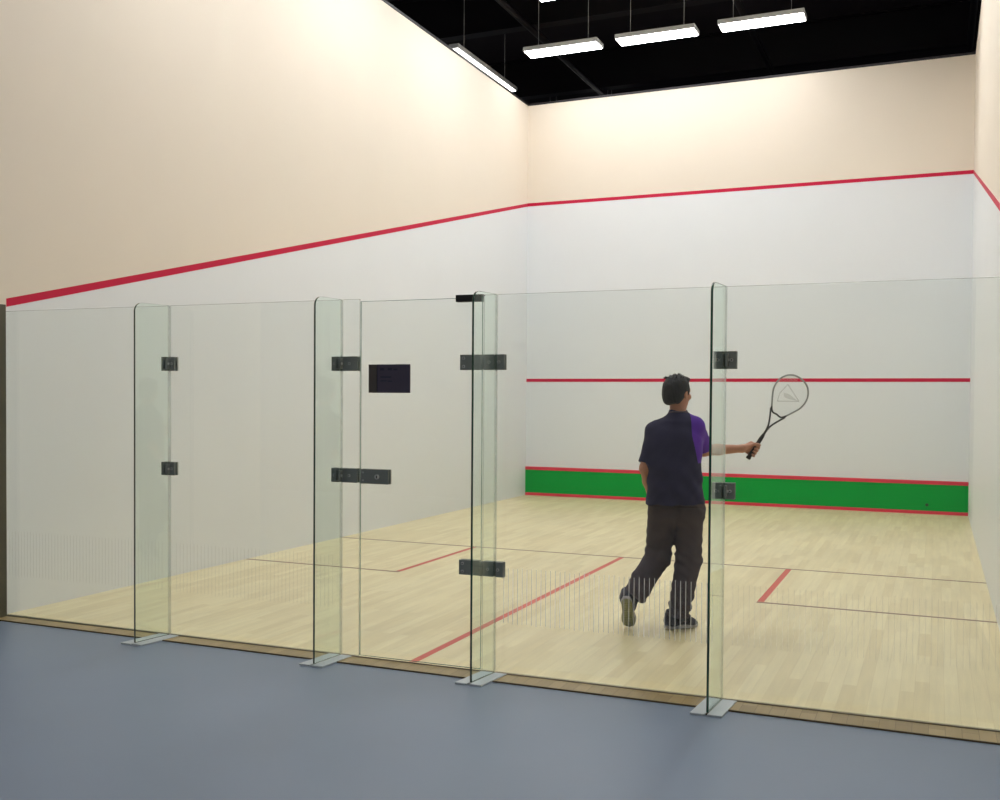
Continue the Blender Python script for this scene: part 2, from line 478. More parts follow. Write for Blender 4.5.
# door ------------------------------------------------------------
dx0, dx1 = 2.872, 3.652
door = thing('glass_door', 'frameless glass door with dark hinges, lock and sign', 'door', (dx0, gy(dx0), .016), GROT)
dw = dx1-dx0
bm = bmesh.new(); glass_slab(bm, 0, dw, 0, GT-.03); edge_split(bm, 1)
obj('pane', bm, [M_glass, M_edged], door)
def hinge(z0, z1):
    z0 -= .016; z1 -= .016; zc = (z0+z1)/2; q = 3.738-dx0
    bm = bmesh.new()
    leaf(bm, 3.522-dx0, dw-.006, z0, z1, -1, [(3.545-dx0, z0+.02), (3.545-dx0, z1-.02)])
    leaf(bm, 3.668-dx0, q-.0085, z0, z1, -1, [(3.70-dx0, zc)])
    leaf(bm, q+.0085, 3.79-dx0, z0, z1, -1, [(3.76-dx0, zc)])
    for a, b in ((3.522-dx0, dw-.006), (3.668-dx0, 3.79-dx0)): leaf(bm, a, b, z0, z1, 1, [((a+b)/2, zc)])
    tube(bm, [(dw+.004, -.016, z0+.001), (dw+.004, -.016, z1-.001)], .0105, 12, 0)
    for k in (-.022, .022): disc(bm, (dw+.004, -.016, zc+k), (0, -1, 0), .0112, .002, 2)
    box(bm, dw-.01, 3.672-dx0, -.012, .018, z0+.01, z1-.01, .001, 2)
    obj('hinge', bm, [M_clamp, M_screw, M_clampd], door)
hinge(1.70, 1.786); hinge(.546, .63)
bm = bmesh.new(); z0, z1 = 1.036-.016, 1.122-.016
leaf(bm, .012, 3.069-dx0, z0, z1, -1); leaf(bm, .012, 3.069-dx0, z0, z1, 1)
tube(bm, [(.125, -.02, (z0+z1)/2), (.125, -.03, (z0+z1)/2)], .014, 16, 1)
box(bm, .122, .128, -.032, -.03, (z0+z1)/2-.008, (z0+z1)/2+.008, 0, 2)
disc(bm, (.03, -.02, z0+.02), (0, -1, 0), .005, .002, 1); disc(bm, (.03, -.02, z1-.02), (0, -1, 0), .005, .002, 1)
obj('lock', bm, [M_clamp, M_screw, M_clampd], door, 'rectangular lock case with round cylinder')
bm = bmesh.new()
box(bm, 3.492-dx0, dw-.002, -.019, -.0062, 2.083-.016, 2.117-.016, .002)
box(bm, 3.492-dx0, dw-.002, .0062, .019, 2.083-.016, 2.117-.016, .002)
box(bm, 3.492-dx0, dw+.006, -.019, .019, 2.116-.016, 2.122-.016, .001)
obj('top_patch', bm, M_clampd, door, 'black patch fitting on the top corner')
bm = bmesh.new()
zs0, zs1 = 1.569-.016, 1.735-.016
box(bm, 2.990-dx0, 3.204-dx0, -.010, -.0062, zs0, zs1, .0015, 0)
box(bm, 2.984-dx0, 2.992-dx0, -.009, -.0062, zs0, zs1, 0, 2)
box(bm, 2.931-dx0, 2.986-dx0, -.012, -.0062, zs0, zs1, .002, 1)
for (a, b, zz, h) in ((3.006, 3.035, .138, .014), (3.058, 3.085, .138, .014), (3.096, 3.12, .136, .01), (3.01, 3.08, .092, .008), (3.01, 3.05, .070, .006), (3.058, 3.085, .068, .006)):
    box(bm, a-dx0, b-dx0, -.0112, -.0098, zs0+zz-h/2, zs0+zz+h/2, 0, 2)
obj('sign_plate', bm, [M_sign, M_signb, M_signt], door, 'dark plaque with a separate left band')

# ------------------------------------------------------------------ the player
F0, CXP, HZ = 1008.0, 503.4, 398.0
D0 = 6.735
def LP(u, v, d):
    """image measurement -> metres in the player's own frame (x right, y away, z up)"""
    s = F0/(D0+d)
    return np.array([(u-CXP)/s-(680-CXP)/(F0/D0), d, 1.547-(v-HZ)/s])

class Field:
    """signed distance field on a grid; shapes blend smoothly; extracted with surface nets"""
    def __init__(s, lo, hi, h):
        s.lo = np.array(lo, float); s.h = h
        s.n = np.ceil((np.array(hi)-s.lo)/h).astype(int)+1
        s.f = np.full(s.n, .08, np.float32)
    def sub(s, lo, hi):
        a = np.clip(np.floor((np.array(lo)-s.lo)/s.h).astype(int), 0, s.n-1)
        b = np.clip(np.ceil((np.array(hi)-s.lo)/s.h).astype(int)+1, 1, s.n)
        sl = tuple(slice(i, j) for i, j in zip(a, b))
        ax = [s.lo[k]+s.h*np.arange(a[k], b[k]) for k in range(3)]
        X, Y, Z = np.meshgrid(*ax, indexing='ij')
        return sl, X, Y, Z
    def blend(s, sl, d, k, op='add'):
        f = s.f[sl]
        if op == 'add':
            if k <= 0: s.f[sl] = np.minimum(f, d); return
            h = np.clip(.5+.5*(f-d)/k, 0, 1); s.f[sl] = f*(1-h)+d*h-k*h*(1-h)
        else:
            d = -d
            if k <= 0: s.f[sl] = np.maximum(f, d); return
            h = np.clip(.5-.5*(f-d)/k, 0, 1); s.f[sl] = f*(1-h)+d*h+k*h*(1-h)
    def cone(s, a, b, ra, rb, k=.02, op='add', flat=None):
        """round cone; flat=(axis, factor) squashes it along an axis"""
        a = np.array(a, float); b = np.array(b, float); m = max(ra, rb)*1.0+k+.02
        if flat: m = max(ra, rb)*max(1, 1/flat[1])+k+.02
        sl, X, Y, Z = s.sub(np.minimum(a, b)-m, np.maximum(a, b)+m)
        P = np.stack([X, Y, Z], -1)-a; ba = b-a
        if flat:
            ax = np.array(flat[0], float); ax /= np.linalg.norm(ax)
            def sq(v): return v+np.outer((v@ax).ravel(), ax).reshape(v.shape)*(1/flat[1]-1) if v.ndim > 1 else v+ax*(v@ax)*(1/flat[1]-1)
            P = sq(P); ba = sq(ba)
        L = ba@ba+1e-12
        t = np.clip((P@ba)/L, 0, 1)
        q = P-t[..., None]*ba
        d = np.sqrt((q*q).sum(-1))-(ra+(rb-ra)*t)
        if flat: d *= min(1, flat[1])**.5
        s.blend(sl, d, k, op)
    def ell(s, c, r, R=None, k=.02, op='add', pw=2.0):
        c = np.array(c, float); r = np.array(r, float); m = r.max()+k+.02
        sl, X, Y, Z = s.sub(c-m, c+m)
        P = np.stack([X, Y, Z], -1)-c
        if R is not None: P = P@R
        Q = np.abs(P)/r
        k0 = (Q**pw).sum(-1)**(1/pw)
        k1 = np.sqrt(((P/(r*r))**2).sum(-1))+1e-9
        g = np.sqrt((Q*Q).sum(-1))
        d = k0*(k0-1)/np.maximum(k1*k0/np.maximum(g, 1e-9), 1e-9)
        d = np.minimum(d, .2)
        s.blend(sl, d, k, op)
    def plane(s, p, n, k=0.0, lo=None, hi=None):
        """cut away everything on the side the normal points to"""
        n = np.array(n, float); n /= np.linalg.norm(n); p = np.array(p, float)
        sl, X, Y, Z = s.sub(lo if lo is not None else s.lo, hi if hi is not None else s.lo+s.h*s.n)
        d = (X-p[0])*n[0]+(Y-p[1])*n[1]+(Z-p[2])*n[2]
        s.blend(sl, -d, k, 'sub')
    def noise(s, fn):
        sl, X, Y, Z = s.sub(s.lo, s.lo+s.h*s.n)
        s.f[sl] += fn(X, Y, Z).astype(np.float32)
    def mesh(s):
        f = s.f; sg = f < 0
        nx, ny, nz = f.shape
        cs = [sg[i:nx-1+i, j:ny-1+j, k:nz-1+k] for i in (0, 1) for j in (0, 1) for k in (0, 1)]
        cnt = sum(c.astype(np.int8) for c in cs)
        act = (cnt > 0) & (cnt < 8)
        idx = np.full(act.shape, -1, np.int64); I = np.argwhere(act); idx[act] = np.arange(len(I))
        acc = np.zeros((len(I), 3)); w = np.zeros(len(I))
        for ax in range(3):
            for p in (0, 1):
                for q in (0, 1):
                    o0 = [0, 0, 0]; oth = [a for a in range(3) if a != ax]
                    o0[oth[0]] = p; o0[oth[1]] = q; o1 = list(o0); o1[ax] = 1
                    A = f[I[:, 0]+o0[0], I[:, 1]+o0[1], I[:, 2]+o0[2]]; B = f[I[:, 0]+o1[0], I[:, 1]+o1[1], I[:, 2]+o1[2]]
                    c = (A < 0) != (B < 0)
                    t = np.where(c, A/np.where(c, A-B, 1), 0)
                    pt = np.tile(np.array(o0, float), (len(I), 1)); pt[:, ax] = t
                    acc[c] += pt[c]; w += c
        V = s.lo+s.h*(I+acc/w[:, None])
        faces = []
        for ax in range(3):
            oth = [(ax+1) % 3, (ax+2) % 3]
            a = [slice(None)]*3; b = [slice(None)]*3; a[ax] = slice(0, -1); b[ax] = slice(1, None)
            ch = sg[tuple(a)] != sg[tuple(b)]
            E_ = np.argwhere(ch)
            ok = (E_[:, oth[0]] > 0) & (E_[:, oth[1]] > 0) & (E_[:, oth[0]] < f.shape[oth[0]]-1) & (E_[:, oth[1]] < f.shape[oth[1]]-1)
            E_ = E_[ok]
            ins = sg[E_[:, 0], E_[:, 1], E_[:, 2]]
            def g(d0, d1):
                e = E_.copy(); e[:, oth[0]] -= d0; e[:, oth[1]] -= d1
                return idx[e[:, 0], e[:, 1], e[:, 2]]
            q = np.stack([g(1, 1), g(0, 1), g(0, 0), g(1, 0)], 1)
            q[~ins] = q[~ins][:, ::-1]
            faces.append(q)
        return V, np.concatenate(faces)

def field_obj(name, fld, mats, parent, label=None, smooth=2, mi=None):
    V, Q = fld.mesh()
    # light Laplacian smoothing keeps the surface soft
    for _ in range(smooth):
        S_ = np.zeros_like(V); c = np.zeros(len(V))
        for a, b in ((0, 1), (1, 2), (2, 3), (3, 0)):
            np.add.at(S_, Q[:, a], V[Q[:, b]]); np.add.at(c, Q[:, a], 1)
            np.add.at(S_, Q[:, b], V[Q[:, a]]); np.add.at(c, Q[:, b], 1)
        V = V*.5+.5*S_/np.maximum(c, 1)[:, None]
    me = bpy.data.meshes.new(name)
    me.from_pydata(V.tolist(), [], Q.tolist()); me.update()
    for m in (mats if isinstance(mats, list) else [mats]): me.materials.append(m)
    me.polygons.foreach_set('use_smooth', [True]*len(me.polygons))
    if mi is not None:
        Cn = V[Q].mean(1); me.polygons.foreach_set('material_index', mi(Cn).astype(np.int32))
    o = bpy.data.objects.new(name, me); C.objects.link(o); o.parent = parent
    if label: o['label'] = label
    return o

M_skin = pbr('skin', srgb(178, 124, 96), .5, vary=.06, scale=12, bump=.08, bscale=150)
M_hair = pbr('black_hair', srgb(22, 19, 21), .65, vary=.4, scale=60, bump=.5, bscale=90, stretch=(1, 1, .25))
M_shirt = pbr('navy_shirt', srgb(29, 23, 58), .85, vary=.2, scale=6)
M_purple = pbr('purple_sleeve', srgb(84, 28, 155), .8, vary=.12, scale=6)
M_shirtd = pbr('black_shirt_panel', srgb(19, 17, 32), .8, vary=.15, scale=6, bump=.15, bscale=40)
M_trous = pbr('dark_brown_trousers', srgb(68, 58, 62), .9, vary=.15, scale=5)
M_shoe = pbr('dark_shoe', srgb(48, 44, 52), .7, vary=.2, scale=20)
M_sole = pbr('grey_sole_edge', srgb(170, 165, 165), .6, vary=.08)
M_tread = pbr('olive_tread', srgb(138, 137, 92), .7, vary=.15, scale=30)
M_eye = pbr('eye_white', srgb(235, 232, 226), .2, vary=.01)
M_brow = pbr('dark_brow', srgb(30, 22, 20), .7)

PX, PY = 0, 0
PO = Vector((5.98827, -5.12165, 0))
_r = Vector((math.cos(.4054), math.sin(.4054), 0)); _f = Vector((-math.sin(.4054), math.cos(.4054), 0))
PO = PO+_f*D0+_r*((680-CXP)/(F0/D0))
player = thing('person', 'man in navy and purple t-shirt and dark trousers, seen from behind, holding out a racket', 'person', PO, .4054)

# joints
hipL, kneeL, ankL = LP(664, 497, .0), LP(659, 557, .13), LP(635, 595, -.03)
hipR, kneeR, ankR = LP(690, 497, .0), LP(690, 560, .04), LP(680, 615, .0)
shL, elL, wrL = LP(654, 430.5, .05), LP(645.5, 468, .02), LP(653, 500, .15)
shR, elR, wrR = LP(695.5, 426, -.03), LP(704, 449.5, .17), LP(742.5, 447.5, .235)
ballR = LP(694, 625, .085); ballL = LP(630.5, 622, .0)
neck0, head_c = LP(678, 412, .0), LP(677, 393, .015)
pelv = LP(677, 500, .0); waist = LP(676, 474, .0); chest = LP(676, 440, .0)
TR = -.35                         # torso turned a little to the right
def Rz(a): return np.array([[math.cos(a), -math.sin(a), 0], [math.sin(a), math.cos(a), 0], [0, 0, 1]])
RT = Rz(TR)
# racket grip axis
gA, gB = LP(748.3, 457.5, .275), LP(768, 424.5, .30)
ga = (gB-gA)/np.linalg.norm(gB-gA)

# --- body: one continuous surface
fb = Field((-.42, -.34, -.01), (.62, .52, 1.78), .0045)
# legs
fb.cone(hipL, kneeL, .078, .052, .03); fb.cone(kneeL, ankL, .052, .034, .02)
fb.cone(kneeL*.7+ankL*.3+np.array([0, -.012, 0]), kneeL*.4+ankL*.6, .046, .036, .02)
fb.cone(hipR, kneeR, .078, .052, .03); fb.cone(kneeR, ankR, .052, .034, .02)
fb.cone(kneeR*.7+ankR*.3+np.array([0, -.012, 0]), kneeR*.4+ankR*.6, .046, .036, .02)
# feet inside the shoes
fb.cone(ankR, ballR+np.array([-.02, -.01, .01]), .034, .028, .02); fb.cone(ankL, ballL+np.array([0, .02, .03]), .034, .026, .02)
# torso
fb.ell(pelv+np.array([0, 0, .02]), (.140, .098, .11), RT, .03)
fb.ell(waist, (.130, .088, .16), RT, .04)
fb.ell(chest+np.array([0, 0, -.03]), (.148, .098, .16), RT, .04)
fb.cone(shL+np.array([.02, 0, -.005]), shR+np.array([-.02, 0, -.005]), .05, .05, .04)
fb.cone(neck0+np.array([0, 0, -.05]), head_c+np.array([0, -.005, -.06]), .058, .050, .035)
# arms
fb.cone(shL, elL, .046, .037, .03); fb.cone(elL, elL*.6+wrL*.4, .036, .035, .02); fb.cone(elL*.6+wrL*.4, wrL, .035, .023, .02)
fb.cone(shR, elR, .048, .041, .03); fb.cone(elR, elR*.62+wrR*.38, .040, .037, .02); fb.cone(elR*.62+wrR*.38, wrR, .037, .026, .02)
# head, turned to the right and away
HY = -.85
hf = np.array([-math.sin(HY), math.cos(HY), 0]); hr = np.array([math.cos(HY), math.sin(HY), 0]); up = np.array([0, 0, 1.0])
RH = np.stack([hr, hf, up], 1)
H = lambda x, y, z: head_c+hr*x+hf*y+up*z
fb.ell(H(0, -.008, .022), (.073, .090, .092), RH, .02)
fb.ell(H(0, .030, -.045), (.054, .055, .068), RH, .03)
fb.cone(H(0, .070, -.092), H(0, .066, -.086), .020, .020, .02)
fb.cone(H(0, .088, .008), H(0, .106, -.026), .009, .013, .012)
for sx in (-1, 1):
    fb.cone(H(sx*.012, .092, -.030), H(sx*.012, .094, -.030), .008, .008, .008)
    fb.ell(H(sx*.031, .092, .006), (.015, .012, .009), RH, .010, 'sub')
    fb.cone(H(sx*.018, .080, .016), H(sx*.044, .074, .014), .0065, .006, .004)
    fb.cone(H(sx*.019, .079, -.004), H(sx*.043, .073, -.004), .005, .005, .004)
    fb.cone(H(sx*.014, .086, .028), H(sx*.044, .074, .028), .008, .007, .012)
    fb.ell(H(sx*.046, .060, -.022), (.020, .020, .018), RH, .02)
    fb.ell(H(sx*.076, -.004, -.006), (.010, .019, .031), RH, .006)
    fb.ell(H(sx*.086, .002, -.004), (.006, .010, .018), RH, .004, 'sub')
fb.cone(H(-.022, .082, -.055), H(.022, .082, -.055), .007, .007, .006)
fb.cone(H(-.018, .081, -.066), H(.018, .081, -.066), .008, .008, .006)
# right hand closed round the grip
e1 = np.cross(ga, np.array([0, -1.0, 0])); e1 /= np.linalg.norm(e1)
if e1[0] < 0: e1 = -e1
e2 = np.cross(e1, ga); e2 /= np.linalg.norm(e2)
if e2[1] < 0: e2 = -e2
hc = gA+ga*.072                     # centre of the fist along the grip
def on(th, R, s): return hc+ga*s+(e1*math.cos(th)+e2*math.sin(th))*R
palm = on(math.radians(165), .033, 0)
fb.cone(wrR, on(math.radians(175), .040, 0), .025, .028, .02)
fb.cone(on(math.radians(165), .032, -.026), on(math.radians(165), .032, .028), .020, .021, .014)
for i, (s, rr, ln) in enumerate(((-.034, .0085, 0), (-.012, .0092, 12), (.010, .0096, 14), (.032, .0094, 6))):
    th = [130, 95, 50, 5, -40-ln, -75-ln]
    R0 = [.030, .031, .0285, .027, .026, .024]
    p = [on(math.radians(t), R0[j], s) for j, t in enumerate(th)]
    for j in range(5):
        fb.cone(p[j], p[j+1], rr*(1.12 if j == 0 else 1.02 if j in (2,) else .95), rr*(1.05 if j+1 in (1, 3) else .92), .0035)
tb = [on(math.radians(-160), .036, .012), on(math.radians(-125), .033, .034), on(math.radians(-85), .029, .046), on(math.radians(-45), .026, .050)]
for j, rr in enumerate((.014, .0115, .0095)): fb.cone(tb[j], tb[j+1], rr, (.0118, .0098, .0082)[j], .005)
# left hand, relaxed, in front of the hip
hd = (wrL-elL); hd /= np.linalg.norm(hd)
sd = np.cross(hd, np.array([1.0, 0, 0])); sd /= np.linalg.norm(sd)
nn = np.cross(sd, hd)
pm = wrL+hd*.05
fb.cone(wrL, pm, .024, .027, .012); fb.cone(pm-sd*.022+hd*.025, pm+sd*.022+hd*.02, .014, .014, .014)
for i, (o_, ln) in enumerate(((-.030, .060), (-.010, .074), (.010, .080), (.030, .070))):
    a = pm+sd*o_+hd*.03; b = a+hd*ln*.45+nn*.006; c = b+(hd*.8+nn*.6)*ln*.32; d_ = c+(hd*.45+nn*.9)*ln*.26
    fb.cone(a, b, .010, .0092, .004); fb.cone(b, c, .0092, .0085, .003); fb.cone(c, d_, .0085, .0075, .003)
a = wrL+hd*.022+sd*.026; b = a+hd*.030+sd*.020; c = b+hd*.032+sd*.004; fb.cone(a, b, .013, .011, .006); fb.cone(b, c, .011, .009, .004)
field_obj('body', fb, M_skin, player, 'light brown skin', smooth=1)
for sx in (-1, 1):
    bm = bmesh.new(); bmesh.ops.create_uvsphere(bm, u_segments=32, v_segments=24, radius=.0115)
    for fc in bm.faces: fc.smooth = True; fc.material_index = 0
    for v in bm.verts:
        pass
    bm.faces.ensure_lookup_table()
    c = H(sx*.031, .0745, .006)
    for fc in bm.faces:
        if np.dot(np.array(fc.calc_center_median()), hf) > .0098: fc.material_index = 1
    bmesh.ops.translate(bm, verts=bm.verts, vec=Vector(c))
    obj('eye', bm, [M_eye, M_brow], player)
    bm = bmesh.new(); tube(bm, [H(sx*.014, .0945, .030), H(sx*.030, .091, .036), H(sx*.046, .078, .031)], [.0025, .0035, .002], 6)
    obj('eyebrow', bm, M_brow, player)

# --- hair
fh = Field(head_c-.17, head_c+.17, .0035)
fh.ell(H(0, -.014, .032), (.085, .100, .095), RH, .0)
fh.ell(H(0, -.054, -.014), (.072, .058, .078), RH, .02)
fh.ell(H(.0, .052, .095), (.058, .045, .022), RH, .02)
fh.cone(H(-.066, .03, .02), H(-.068, .022, -.012), .012, .006, .008); fh.cone(H(.066, .03, .02), H(.068, .022, -.012), .012, .006, .008)
fh.ell(H(0, .125, -.030), (.085, .072, .085), RH, .006, 'sub')
for sx in (-1, 1): fh.ell(H(sx*.086, .010, -.022), (.026, .028, .036), RH, .006, 'sub')
fh.plane(H(0, 0, -.082), (0, -.25, -1), .01)
def hn(X, Y, Z):
    r_ = np.sin(X*150+Z*40+np.sin(Y*90)*2)*np.sin(Y*140+Z*30+1.3*np.sin(X*80))
    return -.0014*r_-.0010*np.sin(X*310+Y*200)*np.sin(Y*330-Z*60)
fh.noise(hn)
rs = random.Random(3)
for k in range(34):
    th = rs.uniform(0, 2*PI); ph = rs.uniform(.15, 1.15)
    dv = np.array([math.sin(ph)*math.cos(th), math.sin(ph)*math.sin(th), math.cos(ph)])
    if dv[1] > .6: continue
    b_ = H(dv[0]*.080, dv[1]*.094-.014, .034+dv[2]*.090)
    out_ = RH@dv
    t_ = b_+out_*rs.uniform(.006, .014)+np.array([rs.uniform(-.01, .01), rs.uniform(-.01, .01), .004])
    fh.cone(b_-out_*.01, t_, .010, .0025, .006)
b_ = H(-.045, -.03, .115); 
for q in range(3): fh.cone(LP(670, 378, 0), LP(664.5-q*1.2, 375.6+q*1.0, .0), .007, .0022, .004)
field_obj('hair', fh, M_hair, player, 'short tousled black hair', smooth=1)

# --- t-shirt
ft = Field((-.34, -.26, .74), (.36, .40, 1.52), .0050)
hem = LP(676, 503, 0)
slL = shL*.14+elL*.86; slR = shR*.18+elR*.82
dR = elR-shR; dR /= np.linalg.norm(dR)
# sleeves first, cut square at the cuffs and hollowed
ft.cone(shL+np.array([.008, 0, -.004]), slL+(elL-shL)*.3, .058, .056, .0)
ft.cone(shR+np.array([-.004, 0, .0]), slR+(elR-shR)*.3, .062, .070, .0)
ft.plane(slL, elL-shL, 0, slL-np.array([.12, .12, .16]), slL+np.array([.12, .12, .08]))
ft.plane(slR, dR, 0, slR-np.array([.12, .1, .16]), slR+np.array([.14, .2, .12]))
ft.cone(slL-(elL-shL)*.1, slL+(elL-shL)*.3, .046, .048, .004, 'sub')
ft.cone(slR-dR*.025, slR+dR*.09, .054, .058, .004, 'sub')
# trunk
ft.ell(chest+np.array([-.004, 0, -.035]), (.182, .128, .170), RT, .03, pw=2.4)
ft.cone(hem+np.array([.002, .0, -.06]), waist+np.array([-.010, 0, .03]), .192, .176, .05, flat=((-math.sin(TR), math.cos(TR), 0), .80))
ft.cone(LP(664, 462, .0), LP(663.5, 512, .0), .078, .086, .05)
ft.cone(LP(689, 470, .0), LP(690, 512, .0), .066, .084, .05)
ft.cone(shL+np.array([.035, 0, .000]), shR+np.array([-.035, 0, .002]), .056, .056, .045)
ft.cone(neck0+np.array([-.0, 0, -.055]), neck0+np.array([0, 0, .0]), .095, .060, .04)
for q in (shL, shR): ft.cone(neck0+np.array([0, 0, -.055]), q+np.array([0, 0, -.003]), .058, .054, .04)
ft.plane(hem, (0.02, 0, -1), .0)
ft.cone(neck0+np.array([0, 0, -.02]), neck0+np.array([0, 0, .08]), .052, .060, .006, 'sub')
def wr(X, Y, Z):
    g = np.clip((1.35-Z)/.5, .25, 1)
    return g*(.0035*np.sin(Z*48+X*26+2.2*np.sin(X*17+Y*9))+.0030*np.sin(X*55+Z*14+2*np.sin(Z*13))+.0015*np.sin(X*90-Z*70))
ft.noise(wr)
def smi(Cn):
    dseg = elR-shR; t = ((Cn-shR)@dseg)/(dseg@dseg)
    m = np.zeros(len(Cn), int)
    m[(Cn[:, 0] > shR[0]-.040+.25*np.maximum(0, 1.30-Cn[:, 2])) & (Cn[:, 2] > shR[2]-.24)] = 1
    return m
shirt = field_obj('t_shirt', ft, [M_shirt, M_purple, M_shirtd], player, 'navy t-shirt with a purple right sleeve', smooth=2, mi=smi)
bm = bmesh.new()
tube(bm, [neck0+np.array([.064*math.cos(a), .060*math.sin(a)+.002, -.004-.010*math.sin(a)+.006*math.cos(a)*0]) for a in [2*PI*k/28 for k in range(28)]], .0055, 8, closed=True)
obj('collar', bm, pbr('collar_grey', srgb(96, 84, 92), .8), shirt, 'greyish ribbed collar')

# --- trousers
fp = Field((-.44, -.30, -.0), (.34, .40, .96), .0050)
fp.ell(pelv+np.array([0.004, 0, -.035]), (.170, .108, .125), RT, .03, pw=2.5)
fp.cone(hipL+np.array([.0, -.005, -.02]), kneeL, .098, .086, .04)
fp.cone(kneeL, ankL+np.array([.014, 0, -.005]), .086, .068, .03)
fp.cone(kneeL*.45+ankL*.55+np.array([-.012, 0, 0]), ankL+np.array([0.01, .005, -.005]), .074, .070, .03)
fp.cone(hipR+np.array([.000, -.005, -.02]), kneeR, .098, .084, .04)
fp.cone(kneeR, ankR+np.array([0, 0, .00]), .084, .074, .03)
fp.cone(LP(703, 508, -.02), LP(703.5, 516, -.02), .022, .018, .02)
fp.cone(LP(675.3, 546, .2), LP(675.3, 546, -.2), .005, .005, .02, 'sub'); fp.cone(LP(674.8, 556, .25), LP(674.3, 556.5, -.2), .014, .014, .015, 'sub')
cL = ankL+(kneeL-ankL)/np.linalg.norm(kneeL-ankL)*.0+np.array([.01, 0, -.030]); fp.plane(cL, (ankL-kneeL)*np.array([1, .4, 1]), 0, cL-.17, cL+.15)
fp.plane(LP(680, 616.5, 0), (-.12, 0, -1), 0, ankR-.16, ankR+.16)
fp.plane(LP(676, 497, 0), (0, 0, 1), 0)
def wt(X, Y, Z):
    low = np.exp(-((Z-.16)/.10)**2)+.7*np.exp(-((Z-.50)/.09)**2)+.35
    return low*(.0040*np.sin(Z*85+X*30+2.5*np.sin(X*21+Y*17))+.0026*np.sin(X*60+Z*26+2*np.sin(Z*19)))
fp.noise(wt)
# centre seam
def seam(X, Y, Z): return .006*np.exp(-((X-pelv[0]-.0)/.007)**2)*(Z > .66)*(Z < .9)
fp.noise(seam)
field_obj('trousers', fp, M_trous, player, 'loose dark brown-grey trousers', smooth=2)

# --- socks
M_sock = pbr('charcoal_sock', srgb(44, 40, 46), .9, vary=.1, scale=40)
for a_, b_, c_ in ((ankR, kneeR, ballR), (ankL, kneeL, ballL)):
    d_ = (b_-a_)/np.linalg.norm(b_-a_)
    fk = Field(np.minimum(a_, c_)-.14, a_+.16, .004)
    fk.cone(a_-d_*.01, a_+d_*.10, .041, .046, .01)
    fk.cone(a_, a_*.45+c_*.55+np.array([0, 0, .018]), .042, .036, .02)
    field_obj('sock', fk, M_sock, player, smooth=1)

# --- shoes
def shoe(heel, toe, upv, label, tread):
    """heel, toe: centre line of the sole at ground level; upv: direction from sole to ankle"""
    heel = np.array(heel); toe = np.array(toe); ax = toe-heel; L_ = np.linalg.norm(ax); ax /= L_
    upv = np.array(upv, float); upv -= ax*(upv@ax); upv /= np.linalg.norm(upv); sd_ = np.cross(ax, upv)
    R_ = np.stack([sd_, ax, upv], 1)
    P = lambda x, y, z: heel+sd_*x+ax*y+upv*z
    lo = np.minimum(np.minimum(heel, toe), P(0, 0, .13))-.08; hi = np.maximum(np.maximum(heel, toe), P(0, 0, .13))+.08
    fs = Field(lo, hi, .0035)
    fs.ell(P(0, .045, .052), (.036, .050, .050), R_, .01)
    fs.cone(P(0, .045, .05), P(0, .050, .105), .042, .042, .02)
    fs.cone(P(0, .05, .052), P(.004, L_-.065, .030), .040, .036, .03)
    fs.ell(P(.004, L_-.062, .026), (.046, .060, .032), R_, .02)
    fs.cone(P(0, .050, .120), P(0, .048, .15), .034, .036, .004, 'sub')
    fs.plane(P(0, 0, .016), -upv, 0)
    fs.cone(P(-.03, .105, .075), P(.03, .105, .075), .003, .003, .003)
    fs.cone(P(-.03, .125, .066), P(.03, .125, .066), .003, .003, .003)
    fs.cone(P(-.03, .145, .058), P(.03, .145, .058), .003, .003, .003)
    s_ = field_obj('shoe', fs, M_shoe, player, label, smooth=1)
    # sole outline
    out_ = []
    prof = [(0, .020), (.03, .034), (.08, .036), (.13, .036), (.18, .045), (.215, .046), (.245, .038), (.262, .024), (.27, .0)]
    prof = [(y*L_/.27, x*1.08) for y, x in prof]
    poly = [(-x, y-.0) for y, x in prof]+[(x*.92, y) for y, x in prof[::-1][1:]]
    poly = [(x+.004*y/L_, y) for x, y in poly]
    bm = bmesh.new()
    lay = []
    for z, k in ((0.0, .95), (.004, 1.0), (.020, 1.0), (.024, .96)):
        lay.append([bm.verts.new(P(x*k, (y-L_/2)*k+L_/2, z)) for x, y in poly])
    n_ = len(poly)
    for a_, b__ in zip(lay[:-1], lay[1:]):
        for i in range(n_):
            fc = bm.faces.new((a_[i], a_[(i+1) % n_], b__[(i+1) % n_], b__[i])); fc.material_index = 0; fc.smooth = True
    bm.faces.new(lay[-1]).material_index = 0
    bm.faces.new(lay[0][::-1]).material_index = 1
    # tread bars
    for y in np.arange(.03, L_-.03, .022):
        w_ = .026
        b2 = bmesh.new(); box(b2, -w_, w_, -.006, .006, -.0025, .001, .001)
        for v in b2.verts:
            q = P(v.co.x, y+v.co.y, v.co.z); v.co = Vector(q)
        merge(bm, b2, 1)
    obj('sole', bm, [M_sole, M_tread], s_, label=tread)
    # lace bars and heel tab
    bm = bmesh.new()
    for k in range(4):
        y = .10+.017*k; z = .083-.008*k
        tube(bm, [P(-.024, y+.004, z-.012), P(-.012, y, z+.0), P(.012, y+.004, z), P(.024, y, z-.012)], .0026, 6)
    obj('laces', bm, M_sole, s_)
shoe(LP(667.5, 629.0, -.015), LP(698.5, 629.0, .10)*np.array([1, 1, 0])+np.array([0, 0, .003]), (0, 0, 1), 'dark shoe flat on the floor', 'light grey sole edge')
shoe(LP(628, 598.5, -.115), LP(631, 628, .03), (.12, .9, .5), 'dark shoe with raised heel', 'olive tread facing back')

